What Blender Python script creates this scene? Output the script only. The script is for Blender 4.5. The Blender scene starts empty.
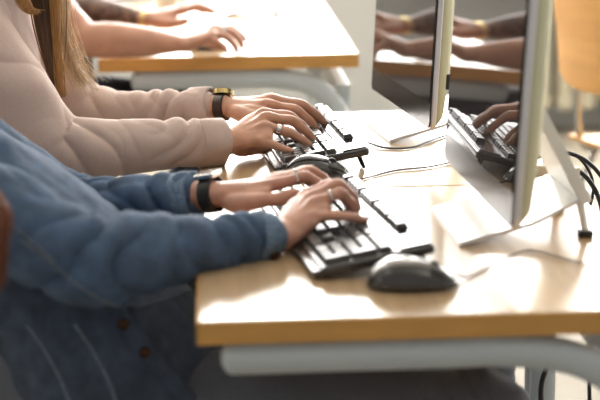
import bpy, bmesh, math, random
import numpy as np
from mathutils import Vector, Matrix, Euler

random.seed(7)
C = bpy.context.scene.collection
PI = math.pi
V = Vector

# ------------------------------------------------------------------ camera
F = 1600.0
CAM = V((0.0, 0.0, 1.333))
YAW, PITCH, ROLL = math.radians(-3.04), math.radians(13.0), math.radians(-0.75)
MROT = Matrix.Rotation(YAW, 3, 'Z') @ Matrix.Rotation(PI/2 - PITCH, 3, 'X') @ Matrix.Rotation(ROLL, 3, 'Z')
cam = bpy.data.cameras.new('camera')
cam.sensor_width = 36.0
cam.lens = 36.0 * F / 600.0
cam.clip_start = 0.05
cam.dof.use_dof = True
cam.dof.focus_distance = 2.86
cam.dof.aperture_fstop = 3.4
camo = bpy.data.objects.new('camera', cam)
camo.location = CAM
camo.rotation_euler = MROT.to_euler()
C.objects.link(camo)
bpy.context.scene.camera = camo

def P(px, py, Y):
    """world point at distance Y across the room that the photo shows at px, py"""
    d = MROT @ V((px - 300.0, 200.0 - py, -F))
    return CAM + d * (Y / d.y)

def D(px, py, z=0.75):
    d = MROT @ V((px - 300.0, 200.0 - py, -F))
    return CAM + d * ((z - CAM.z) / d.z)

# ------------------------------------------------------------------ materials
MATS = {}
def mat(name, col, rough=0.5, metal=0.0, var=0.0, scale=20.0, bump=0.0, bscale=None, coat=0.0,
        sss=0.0, spec=0.5, stretch=None, ior=1.5):
    if name in MATS:
        return MATS[name]
    m = bpy.data.materials.new(name); m.use_nodes = True
    nt = m.node_tree; b = nt.nodes['Principled BSDF']
    c = tuple(col) + (1.0,)
    b.inputs['Base Color'].default_value = c
    b.inputs['Roughness'].default_value = rough
    b.inputs['Metallic'].default_value = metal
    b.inputs['Specular IOR Level'].default_value = spec
    b.inputs['IOR'].default_value = ior
    if coat:
        b.inputs['Coat Weight'].default_value = coat
        b.inputs['Coat Roughness'].default_value = 0.08
    if sss:
        b.inputs['Subsurface Weight'].default_value = sss
        b.inputs['Subsurface Radius'].default_value = (0.012, 0.005, 0.003)
        b.inputs['Subsurface Scale'].default_value = 1.0
    tc = nt.nodes.new('ShaderNodeTexCoord'); mp = nt.nodes.new('ShaderNodeMapping')
    nt.links.new(tc.outputs['Object'], mp.inputs['Vector'])
    if stretch: mp.inputs['Scale'].default_value = stretch
    n = nt.nodes.new('ShaderNodeTexNoise'); n.inputs['Scale'].default_value = scale
    n.inputs['Detail'].default_value = 5.0
    nt.links.new(mp.outputs['Vector'], n.inputs['Vector'])
    if var:
        r = nt.nodes.new('ShaderNodeValToRGB')
        r.color_ramp.elements[0].position = 0.3; r.color_ramp.elements[1].position = 0.7
        r.color_ramp.elements[0].color = tuple(max(0, x*(1-var)) for x in col) + (1,)
        r.color_ramp.elements[1].color = tuple(min(1, x*(1+var)) for x in col) + (1,)
        nt.links.new(n.outputs['Fac'], r.inputs['Fac']); nt.links.new(r.outputs['Color'], b.inputs['Base Color'])
    if bump:
        n2 = nt.nodes.new('ShaderNodeTexNoise'); n2.inputs['Scale'].default_value = bscale or scale
        n2.inputs['Detail'].default_value = 4.0
        nt.links.new(mp.outputs['Vector'], n2.inputs['Vector'])
        bp = nt.nodes.new('ShaderNodeBump'); bp.inputs['Strength'].default_value = bump
        bp.inputs['Distance'].default_value = 0.002
        nt.links.new(n2.outputs['Fac'], bp.inputs['Height']); nt.links.new(bp.outputs['Normal'], b.inputs['Normal'])
    MATS[name] = m
    return m

M_top   = mat('desk_laminate', (0.54, 0.375, 0.215), 0.19, var=0.10, scale=6, stretch=(14, 1, 1), spec=0.8, ior=1.6)
M_edge  = mat('desk_edge', (0.60, 0.32, 0.085), 0.42, var=0.08, scale=8, stretch=(1, 12, 6))
M_frame = mat('frame_paint', (0.52, 0.58, 0.62), 0.38)
M_black = mat('black_plastic', (0.022, 0.019, 0.018), 0.22, bump=0.05, bscale=900, spec=0.8, ior=1.6)
M_key   = mat('key_plastic', (0.045, 0.040, 0.038), 0.30, spec=0.7, ior=1.6)
M_rub   = mat('rubber', (0.016, 0.015, 0.015), 0.6)
M_glos  = mat('black_gloss', (0.012, 0.011, 0.011), 0.1)
M_silv  = mat('silver_plastic', (0.34, 0.33, 0.32), 0.22, metal=0.5)
M_alu   = mat('aluminium', (0.74, 0.73, 0.76), 0.32, metal=0.85)
M_cream = mat('cream_plastic', (0.66, 0.655, 0.46), 0.35)
M_glass = mat('screen_glass', (0.035, 0.030, 0.030), 0.02)
M_bezel = mat('bezel_glass', (0.035, 0.030, 0.026), 0.20, ior=1.18, spec=0.35)
M_stand = mat('stand_plastic', (0.80, 0.79, 0.79), 0.22)
M_skin  = mat('skin', (0.62, 0.34, 0.235), 0.42, var=0.12, scale=45, bump=0.25, bscale=260, sss=0.12)
M_skin1 = mat('skin_rosy', (0.62, 0.33, 0.24), 0.42, var=0.12, scale=45, bump=0.25, bscale=260, sss=0.12)
M_skin3 = mat('skin_warm', (0.50, 0.25, 0.165), 0.42, var=0.10, scale=30, bump=0.2, bscale=200, sss=0.12)
M_tatt  = mat('tattooed_skin', (0.15, 0.09, 0.07), 0.45, var=0.75, scale=55)
M_nail  = mat('nail', (0.72, 0.42, 0.36), 0.2)
M_nailb = mat('black_nail_polish', (0.01, 0.01, 0.012), 0.12)
M_knit  = mat('beige_sweatshirt', (0.60, 0.47, 0.42), 0.85, var=0.05, scale=300, bump=0.25, bscale=700)
M_denim = mat('denim', (0.062, 0.107, 0.190), 0.85, var=0.30, scale=34, bump=0.6, bscale=800)
M_denl  = mat('denim_worn', (0.13, 0.20, 0.30), 0.8, var=0.35, scale=200, bump=0.5, bscale=800)
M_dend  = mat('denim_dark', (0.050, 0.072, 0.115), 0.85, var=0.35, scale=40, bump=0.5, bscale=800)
M_seam  = mat('denim_seam', (0.12, 0.155, 0.21), 0.85, var=0.4, scale=260, bump=0.5, bscale=900)
M_jean  = mat('jeans_fabric', (0.115, 0.130, 0.160), 0.85, var=0.2, scale=420, bump=0.4, bscale=700)
M_grey  = mat('charcoal_fabric', (0.045, 0.045, 0.05), 0.85, var=0.2, scale=150)
M_navy  = mat('navy_fabric', (0.02, 0.025, 0.045), 0.85, var=0.2, scale=150)
M_brown = mat('brown_shirt', (0.075, 0.045, 0.035), 0.85, var=0.2, scale=150)
M_shoe  = mat('shoe_leather', (0.04, 0.035, 0.03), 0.5)
M_hairb = mat('blond_hair', (0.42, 0.23, 0.075), 0.42, var=0.35, scale=60, stretch=(6, 6, 0.4))
M_haird = mat('dark_blond_hair', (0.10, 0.050, 0.022), 0.45, var=0.4, scale=60, stretch=(6, 6, 0.4))
M_hairp = mat('rimlit_blond_hair', (0.66, 0.48, 0.28), 0.42, var=0.25, scale=60, stretch=(6, 6, 0.4))  # paler blond: rim light through the wisps is put into the colour
M_haira = mat('auburn_hair', (0.22, 0.075, 0.035), 0.45, var=0.3, scale=60, stretch=(6, 6, 0.4))
M_hairk = mat('brown_hair', (0.06, 0.035, 0.02), 0.45, var=0.3, scale=60)
M_eye   = mat('eye_white', (0.8, 0.78, 0.75), 0.15)
M_iris  = mat('iris', (0.05, 0.06, 0.06), 0.1)
M_lip   = mat('lips', (0.50, 0.18, 0.15), 0.35)
M_gold  = mat('brass_metal', (0.72, 0.58, 0.26), 0.28, metal=1.0)
M_steel = mat('steel', (0.70, 0.69, 0.67), 0.2, metal=1.0)
M_leath = mat('brown_leather', (0.035, 0.018, 0.012), 0.35)
M_copp  = mat('copper_button', (0.075, 0.036, 0.020), 0.55, metal=0.8)
M_ply   = mat('orange_plywood', (0.60, 0.31, 0.085), 0.5, var=0.06, scale=5, stretch=(1, 1, 8))
M_tube  = mat('chair_tube', (0.45, 0.45, 0.45), 0.25, metal=0.9)
M_wall  = mat('wall_paint', (0.57, 0.58, 0.575), 0.8, var=0.02, scale=4)
M_ceil  = mat('ceiling_paint', (0.75, 0.74, 0.70), 0.85)
M_floor = mat('floor_linoleum', (0.30, 0.265, 0.21), 0.6, var=0.08, scale=7, spec=0.3)
M_rad   = mat('radiator_enamel', (0.60, 0.55, 0.42), 0.4)
M_win   = mat('window_frame_paint', (0.75, 0.75, 0.72), 0.4)
M_paper = mat('paper', (0.80, 0.80, 0.79), 0.6)
M_cable = mat('cable_rubber', (0.02, 0.018, 0.018), 0.45)
M_cabr  = mat('cable_brown', (0.09, 0.045, 0.035), 0.5)
M_beige = mat('beige_plastic', (0.62, 0.56, 0.44), 0.4)
M_mug   = mat('mug_ceramic', (0.75, 0.72, 0.66), 0.2)

# ------------------------------------------------------------------ object helpers
def put(name, me, m=None, parent=None, smooth=False):
    if m is not None and len(me.materials) == 0: me.materials.append(m)
    if smooth:
        me.polygons.foreach_set('use_smooth', [True]*len(me.polygons))
    o = bpy.data.objects.new(name, me); C.objects.link(o)
    if parent is not None:
        o.parent = parent
        o.matrix_parent_inverse = Matrix.Identity(4)
        # geometry is given in the parent's local space
    return o

def obj(name, bm, m, parent=None, smooth=False):
    me = bpy.data.meshes.new(name)
    bmesh.ops.recalc_face_normals(bm, faces=bm.faces)
    bm.to_mesh(me); bm.free()
    return put(name, me, m, parent, smooth)

def tag(o, label=None, cat=None, group=None, kind=None):
    if label: o['label'] = label
    if cat: o['category'] = cat
    if group: o['group'] = group
    if kind: o['kind'] = kind
    return o

def thing(name, label, cat, loc=(0, 0, 0), rotz=0.0, group=None):
    o = bpy.data.objects.new(name, None); C.objects.link(o)
    o.location = loc; o.rotation_euler = (0, 0, rotz); o.empty_display_size = 0.05
    return tag(o, label, cat, group)

def copy_tree(o, parent=None):
    c = o.copy(); C.objects.link(c)
    if parent is not None: c.parent = parent
    for ch in list(o.children): copy_tree(ch, c)
    return c

def box(bm, x0, x1, y0, y1, z0, z1, bev=0.0, seg=2, mtx=None):
    b = bmesh.new()
    bmesh.ops.create_cube(b, size=1.0)
    for v in b.verts:
        v.co = V(((x0+x1)/2 + v.co.x*(x1-x0), (y0+y1)/2 + v.co.y*(y1-y0), (z0+z1)/2 + v.co.z*(z1-z0)))
    if bev > 0:
        bmesh.ops.bevel(b, geom=list(b.edges), offset=bev, segments=seg, affect='EDGES', profile=0.5)
    if mtx is not None: bmesh.ops.transform(b, matrix=mtx, verts=b.verts)
    me = bpy.data.meshes.new('t'); b.to_mesh(me); b.free(); bm.from_mesh(me); bpy.data.meshes.remove(me)
    return bm

def catmull(pts, n):
    """pts: list of tuples (any dims), n samples per span"""
    A = [np.array(p, float) for p in pts]
    if len(A) < 3: 
        return [A[0]*(1-t)+A[1]*t for t in np.linspace(0, 1, n+1)]
    A = [2*A[0]-A[1]] + A + [2*A[-1]-A[-2]]
    out = []
    for i in range(1, len(A)-2):
        p0, p1, p2, p3 = A[i-1:i+3]
        for k in range(n):
            t = k/n
            out.append(0.5*((2*p1)+(-p0+p2)*t+(2*p0-5*p1+4*p2-p3)*t*t+(-p0+3*p1-3*p2+p3)*t**3))
    out.append(A[-2])
    return out

def loft(bm, rings, closed_ends=True):
    """rings: list of lists of Vectors, same count"""
    vs = [[bm.verts.new(p) for p in r] for r in rings]
    n = len(vs[0])
    for a, b in zip(vs[:-1], vs[1:]):
        for i in range(n):
            bm.faces.new((a[i], a[(i+1) % n], b[(i+1) % n], b[i]))
    if closed_ends:
        bm.faces.new(vs[0][::-1]); bm.faces.new(vs[-1])
    return vs

def frames(path, up):
    """tangent/side/normal for each point"""
    fr = []
    up = V(up).normalized()
    n = len(path)
    for i in range(n):
        t = (path[min(i+1, n-1)] - path[max(i-1, 0)])
        t = t.normalized() if t.length > 1e-9 else V((0, 0, 1))
        s = t.cross(up)
        if s.length < 1e-4: s = t.cross(V((1, 0, 0)))
        s.normalize(); u = s.cross(t).normalized(); up = u
        fr.append((t, s, u))
    return fr

def limb(bm, pts, up=(0, 0, 1), n=20, samples=6, caps=True, spline=True):
    """pts: [(pos, ra, rb)] ra = half width along side, rb = half height along up; round caps"""
    raw = [(p[0][0], p[0][1], p[0][2], p[1], (p[2] if len(p) > 2 else p[1])) for p in pts]
    sm = catmull(raw, samples) if spline else [np.array(r) for r in raw]
    path = [V(s[:3]) for s in sm]
    rad = [(max(s[3], 1e-4), max(s[4], 1e-4)) for s in sm]
    fr = frames(path, up)
    rings = []
    def ring(c, f, a, b): return [c + f[1]*(a*math.cos(2*PI*i/n)) + f[2]*(b*math.sin(2*PI*i/n)) for i in range(n)]
    if caps:
        r = min(rad[0])
        for k in (0.06, 0.35, 0.65, 0.88):
            q = math.sqrt(1-(1-k)**2)
            rings.append(ring(path[0] - fr[0][0]*r*(1-k), fr[0], rad[0][0]*q, rad[0][1]*q))
    for p, f, r in zip(path, fr, rad): rings.append(ring(p, f, r[0], r[1]))
    if caps:
        r = min(rad[-1])
        for k in (0.88, 0.65, 0.35, 0.06):
            q = math.sqrt(1-(1-k)**2)
            rings.append(ring(path[-1] + fr[-1][0]*r*(1-k), fr[-1], rad[-1][0]*q, rad[-1][1]*q))
    loft(bm, rings)

def ball(bm, c, rx, ry=None, rz=None, rot=None, sub=3):
    ry = ry or rx; rz = rz or rx
    b = bmesh.new(); bmesh.ops.create_icosphere(b, subdivisions=sub, radius=1.0)
    m = Matrix.Diagonal((rx, ry, rz, 1))
    if rot is not None: m = rot.to_4x4() @ m
    m = Matrix.Translation(c) @ m
    bmesh.ops.transform(b, matrix=m, verts=b.verts)
    me = bpy.data.meshes.new('t'); b.to_mesh(me); b.free(); bm.from_mesh(me); bpy.data.meshes.remove(me)

def remeshed(bm, voxel, smooth=3, fac=0.5):
    me = bpy.data.meshes.new('src')
    bmesh.ops.recalc_face_normals(bm, faces=bm.faces)
    bm.to_mesh(me); bm.free()
    o = bpy.data.objects.new('src', me); C.objects.link(o)
    r = o.modifiers.new('r', 'REMESH'); r.mode = 'VOXEL'; r.voxel_size = voxel; r.adaptivity = 0.0
    s = o.modifiers.new('s', 'SMOOTH'); s.factor = fac; s.iterations = smooth
    dg = bpy.context.evaluated_depsgraph_get(); dg.update()
    out = bpy.data.meshes.new_from_object(o.evaluated_get(dg))
    bpy.data.objects.remove(o); bpy.data.meshes.remove(me)
    out.materials.clear()
    return out

def get_co(me):
    a = np.empty(len(me.vertices)*3, np.float32); me.vertices.foreach_get('co', a); return a.reshape(-1, 3).astype(float)
def get_no(me):
    a = np.empty(len(me.vertices)*3, np.float32); me.vertices.foreach_get('normal', a); return a.reshape(-1, 3).astype(float)
def set_co(me, a):
    me.vertices.foreach_set('co', a.astype(np.float32).ravel()); me.update()

_perm = np.random.RandomState(3).rand(32, 32, 32)
def vnoise(p):
    i = np.floor(p).astype(int); f = p - i; f = f*f*(3-2*f)
    def g(a, b, c): return _perm[(i[:, 0]+a) % 32, (i[:, 1]+b) % 32, (i[:, 2]+c) % 32]
    x, y, z = f[:, 0], f[:, 1], f[:, 2]
    return ((g(0,0,0)*(1-x)+g(1,0,0)*x)*(1-y)+(g(0,1,0)*(1-x)+g(1,1,0)*x)*y)*(1-z) + \
           ((g(0,0,1)*(1-x)+g(1,0,1)*x)*(1-y)+(g(0,1,1)*(1-x)+g(1,1,1)*x)*y)*z

def along(co, pts):
    """nearest position along polyline: arclength t, distance, radial vector"""
    best = np.full(len(co), 1e9); T = np.zeros(len(co)); R = np.zeros_like(co); s0 = 0.0
    for a, b in zip(pts[:-1], pts[1:]):
        a = np.array(a); b = np.array(b); ab = b-a; L = np.linalg.norm(ab)
        t = np.clip(((co-a) @ ab)/(L*L), 0, 1)
        q = a + t[:, None]*ab; d = np.linalg.norm(co-q, axis=1)
        k = d < best
        best[k] = d[k]; T[k] = s0 + t[k]*L; R[k] = (co-q)[k]
        s0 += L
    return T, best, R, s0

def wrinkle(me, arms, base=0.0015, seed=0.0, maxr=0.1):
    """arms: list of (polyline, [(t_center, width, amplitude, wavelength)])"""
    co = get_co(me); no = get_no(me)
    big = vnoise(co*14 + seed) - 0.5
    d = base*2*(big + 0.35*(vnoise(co*34 + seed)-0.5))
    for pts, folds in arms:
        T, dist, R, L = along(co, pts)
        ang = np.arctan2(R[:, 2], R[:, 1])
        for (tc, w, amp, lam) in folds:
            tcc = tc if tc >= 0 else L + tc
            g = np.exp(-((T-tcc)/w)**2) * (dist < maxr)
            ph = T/lam + 0.6*np.sin(ang + tc*9 + seed) + 1.6*(vnoise(co*11 + 5 + tc*3 + seed) - 0.5)
            f = np.abs(np.sin(PI*ph))**0.65 - 0.65
            amp2 = amp*(0.35 + 1.1*vnoise(co*16 + 11 + seed))
            d += g*amp2*f
    set_co(me, co + no*d[:, None])

def curve_tube(name, pts, r, m, parent=None, n=8, samples=8):
    bm = bmesh.new()
    limb(bm, [(p, r, r) for p in pts], n=n, samples=samples, caps=True)
    return obj(name, bm, m, parent, smooth=True)

# ------------------------------------------------------------------ room
def struct(name, bm, m): return tag(obj(name, bm, m), kind='structure')
WY = 7.15
bm = bmesh.new(); box(bm, -4.5, 5.5, -1.2, WY+0.25, -0.1, 0.0); struct('floor', bm, M_floor)
bm = bmesh.new(); box(bm, -4.5, 5.5, -1.2, WY+0.25, 3.1, 3.2); struct('ceiling', bm, M_ceil)
bm = bmesh.new(); box(bm, -4.6, -4.5, -1.2, WY+0.25, 0, 3.1); struct('wall_left', bm, M_wall)
bm = bmesh.new(); box(bm, 5.5, 5.6, -1.2, WY+0.25, 0, 3.1); struct('wall_right', bm, M_wall)
bm = bmesh.new()
box(bm, -4.5, 5.5, WY, WY+0.25, 0, 0.92); box(bm, -4.5, 5.5, WY, WY+0.25, 2.95, 3.1)
wins = [(-4.3, -2.45), (-2.3, -0.45), (-0.3, 1.55), (1.7, 3.55), (3.7, 5.35)]
xs = [-4.5] + [w for ab in wins for w in ab] + [5.5]
for a, b in zip(xs[0::2], xs[1::2]): box(bm, a, b, WY, WY+0.25, 0.92, 2.95)
struct('wall_back', bm, M_wall)
for i, (a, b) in enumerate(wins):
    bm = bmesh.new(); w = 0.05
    box(bm, a, b, WY+0.10, WY+0.16, 0.92, 0.92+w); box(bm, a, b, WY+0.10, WY+0.16, 2.95-w, 2.95)
    box(bm, a, a+w, WY+0.10, WY+0.16, 0.92+w, 2.95-w); box(bm, b-w, b, WY+0.10, WY+0.16, 0.92+w, 2.95-w)
    c = (a+b)/2; box(bm, c-w/2, c+w/2, WY+0.10, WY+0.16, 0.92+w, 2.95-w)
    struct('window_%d' % (i+1), bm, M_win)
bm = bmesh.new(); box(bm, -4.5, 5.5, WY-0.015, WY, 0, 0.08); struct('baseboard_back', bm, M_wall)
bm = bmesh.new(); box(bm, -4.5, 5.5, WY-0.12, WY+0.1, 0.92, 0.95, 0.005); struct('trim_1', bm, M_win)

# radiator under the window
rad = thing('radiator', 'cream column radiator on the wall under the window, behind the orange chair', 'radiator', (1.25, WY-0.16, 0))
nsec = 18
for k in range(nsec):
    x = k*0.10
    bm = bmesh.new()
    for dy in (-0.055, 0.055):
        limb(bm, [((x, dy, 0.14), 0.030, 0.018), ((x, dy, 0.72), 0.030, 0.018)], up=(0, 1, 0), n=12)
    limb(bm, [((x, -0.055, 0.13), 0.034, 0.024), ((x, 0.055, 0.13), 0.034, 0.024)], n=12)
    limb(bm, [((x, -0.055, 0.73), 0.034, 0.024), ((x, 0.055, 0.73), 0.034, 0.024)], n=12)
    obj('radiator_column', bm, M_rad, rad, smooth=True)
bm = bmesh.new()
limb(bm, [((-0.05, 0, 0.15), 0.018), ((nsec*0.1-0.05, 0, 0.15), 0.018)]); limb(bm, [((-0.05, 0, 0.71), 0.018), ((nsec*0.1-0.05, 0, 0.71), 0.018)])
for x in (0.0, nsec*0.1-0.1): box(bm, x-0.02, x+0.02, -0.04, 0.04, 0.0, 0.14, 0.005)
obj('radiator_pipe', bm, M_rad, rad, smooth=False)

# ------------------------------------------------------------------ desks
def add_tube_path(bm, pts, ra, rb, up, n=20): limb(bm, [(p, ra, rb) for p in pts], up=up, n=n, samples=6)

def desk(x0, x1, y0, y1, label, th=0.030, tr=0.0225, inset=0.045):
    t = thing('desk', label, 'desk', ((x0+x1)/2, (y0+y1)/2, 0), 0, 'school desks standing in a row')
    hx, hy = (x1-x0)/2, (y1-y0)/2
    g = 0.0025
    bm = bmesh.new(); box(bm, -hx+0.003, hx-0.003, -hy+0.003, hy-g, 0.7285, 0.75, 0.002, 2); obj('tabletop', bm, M_top, t)
    bm = bmesh.new()
    for (a, b, c, d) in ((-hx, hx, -hy, -hy+0.0035), (-hx, -hx+0.0035, -hy, hy-g), (hx-0.0035, hx, -hy, hy-g)):
        box(bm, a, b, c, d, 0.75-th, 0.7492, 0.0015, 2)
    box(bm, -hx+0.003, hx-0.003, -hy+0.003, hy-g, 0.75-th, 0.7285)
    obj('edge_band', bm, M_edge, t)
    for s in (-1, 1):
        y = s*(hy-0.022)
        bm = bmesh.new()
        zt = 0.75 - th - tr - 0.0005
        pts = [V((-hx+inset, y, zt)), V((0, y, zt)), V((hx-0.24, y, zt)), V((hx-0.15, y, zt-0.014)), V((hx-0.085, y, zt-0.055)),
               V((hx-0.045, y, zt-0.14)), V((hx-0.04, y, 0.30)), V((hx-0.04, y, 0.05))]
        add_tube_path(bm, pts, 0.016, tr, (0, 0, 1))
        obj('leg', bm, M_frame, t, smooth=True)
        bm = bmesh.new()
        add_tube_path(bm, [V((-hx+0.06, y, 0.022)), V((0, y, 0.022)), V((hx-0.0, y, 0.022))], 0.022, 0.020, (0, 0, 1))
        obj('foot', bm, M_frame, t, smooth=True)
    bm = bmesh.new(); box(bm, hx-0.06, hx-0.02, -hy+0.038, hy-0.038, 0.60, 0.66, 0.004); obj('cross_bar', bm, M_frame, t)
    return t
DX0, DX1 = -0.030, 0.59
DY = [1.872, 2.602, 3.345]
desk(DX0, DX1, DY[0], DY[1], 'nearest wooden desk with the denim jacket person\'s mouse and keyboard on it')
desk(DX0, DX1, DY[1], DY[2], 'wooden desk in the middle under the beige sleeved typing hands')
c3a, c3b = D(97, 60), D(358, 52)
D3X0, D3X1 = c3a.x, c3b.x
D3Y = (c3a.y + c3b.y)/2
desk(D3X0, D3X1, D3Y, D3Y+0.715, 'far wooden desk across the gap under the bare arms', 0.038, 0.027, 0.10)
desk(D3X0, D3X1, D3Y+0.715, D3Y+1.43, 'farthest wooden desk, joined behind the desk with the bare arms', 0.038, 0.027, 0.10)

# ------------------------------------------------------------------ monitors
def monitor(label, near, far_dir, W=0.505, H=0.40, lean=0.06, fx=0.0, group='all-in-one computers on the desks', stand_c=None, sw=0.0):
    """near = lower near corner of the glass; far_dir = unit vector along the lower edge away from the camera"""
    yaw = math.atan2(far_dir.y, far_dir.x) - PI/2
    mid = near + far_dir*(W/2)
    t = thing('computer_monitor', label, 'monitor', (mid.x, mid.y, 0.75), yaw, group)
    z0 = near.z - 0.75
    tilt = Matrix.Translation((0, 0, z0)) @ Matrix.Rotation(lean, 4, 'Y')
    # local: screen faces -x, width along y
    bm = bmesh.new()
    b = bmesh.new()
    # housing: rounded rim plus bulging back, built from rings
    rings = []
    def rrect(w, h, r, x, cz):
        pts = []
        for (sx, sy, a0) in ((1, 1, 0), (-1, 1, PI/2), (-1, -1, PI), (1, -1, 3*PI/2)):
            for k in range(5):
                a = a0 + k*PI/8
                pts.append(V((x, sx*(w/2-r) + r*math.cos(a), cz + sy*(h/2-r) + r*math.sin(a))))
        return pts
    bm = bmesh.new()
    loft(bm, [rrect(W-0.004, H-0.004, 0.012, 0.001, H/2), rrect(W, H, 0.014, 0.003, H/2), rrect(W, H, 0.014, 0.009, H/2), rrect(W-0.004, H-0.004, 0.012, 0.011, H/2)])
    bmesh.ops.transform(bm, matrix=tilt, verts=bm.verts)
    obj('rim', bm, M_alu, t)
    bm = bmesh.new()
    loft(bm, [rrect(W-0.006, H-0.006, 0.012, 0.0105, H/2), rrect(W-0.016, H-0.026, 0.03, 0.026, H/2),
              rrect(W-0.06, H-0.10, 0.05, 0.038, H/2+0.01), rrect(W-0.14, H-0.18, 0.06, 0.046, H/2+0.015), rrect(W-0.28, H-0.28, 0.05, 0.049, H/2+0.015)])
    bmesh.ops.transform(bm, matrix=tilt, verts=bm.verts)
    obj('back_cover', bm, M_cream, t, smooth=True)
    bm = bmesh.new(); loft(bm, [rrect(W-0.008, H-0.008, 0.011, -0.0015, H/2), rrect(W-0.008, H-0.008, 0.011, 0.002, H/2)])
    bmesh.ops.transform(bm, matrix=tilt, verts=bm.verts)
    obj('bezel', bm, M_bezel, t)
    bm = bmesh.new(); box(bm, -0.0024, -0.0012, -W/2+0.009, W/2-0.009, 0.050, H-0.02)
    bmesh.ops.transform(bm, matrix=tilt, verts=bm.verts)
    obj('screen', bm, M_glass, t)
    # stand: wedge plate widening to the front, bent up at the rear, with a rear foot
    bx, bz = 0.135, 0.052
    def plate(ptsA, ptsB, th, name, m):
        bm = bmesh.new(); rings = []
        for (a, b_, u) in zip(ptsA, ptsB, th):
            rings.append([V(a), V(b_), V(b_)+V(u), V(a)+V(u)])
        loft(bm, rings)
        bmesh.ops.bevel(bm, geom=[e for e in bm.edges], offset=0.0012, segments=2, affect='EDGES')
        return obj(name, bm, m, t)
    fl = -0.045
    plate([(fl, -0.115, 0), (fl+0.11, -0.104, 0.024), (bx, -0.088, bz)], [(fl, 0.115, 0), (fl+0.11, 0.104, 0.024), (bx, 0.088, bz)],
          [(0, 0, 0.006)]*3, 'stand_plate', M_stand)
    ax = 0.045 + math.sin(lean)*0.2
    plate([(bx+0.004, -0.088, bz-0.004), (ax+0.004, -0.06, 0.205)], [(bx+0.004, 0.088, bz-0.004), (ax+0.004, 0.06, 0.205)],
          [(0.016, 0, 0.006)]*2, 'stand_arm', M_stand)
    for s in (-1, 1):
        bm = bmesh.new()
        limb(bm, [((bx+0.004, s*0.078, bz), 0.008, 0.006), ((bx+0.012, s*0.082, 0.010), 0.007, 0.005)], n=10)
        obj('stand_leg', bm, M_stand, t, smooth=True)
        bm = bmesh.new(); box(bm, bx+0.002, bx+0.022, s*0.082-0.010, s*0.082+0.010, 0.0, 0.010, 0.002); obj('rubber_foot', bm, M_rub, t)
    return t

nA = P(512, 232, 2.07)
monitor('large dark monitor on the nearest desk, its screen mirroring hands and a keyboard', nA, V((-0.042, 1, 0)).normalized(), W=0.49)
nB = P(430, 131, 2.86)
mB = monitor('dark monitor on the middle desk, its lower corner above the desk', nB, V((-0.12, 0.99, 0)).normalized(), W=0.49)
bm = bmesh.new(); box(bm, 0.030, 0.048, -0.236, -0.222, 0.118, 0.146, 0.003); obj('power_button', bm, M_rub, mB)
nC = V((0.06, D3Y+0.78, 0.83))
monitor('monitor at the far desk, only its stand showing at the top of the picture', nC, V((0, 1, 0)), W=0.50)

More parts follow.
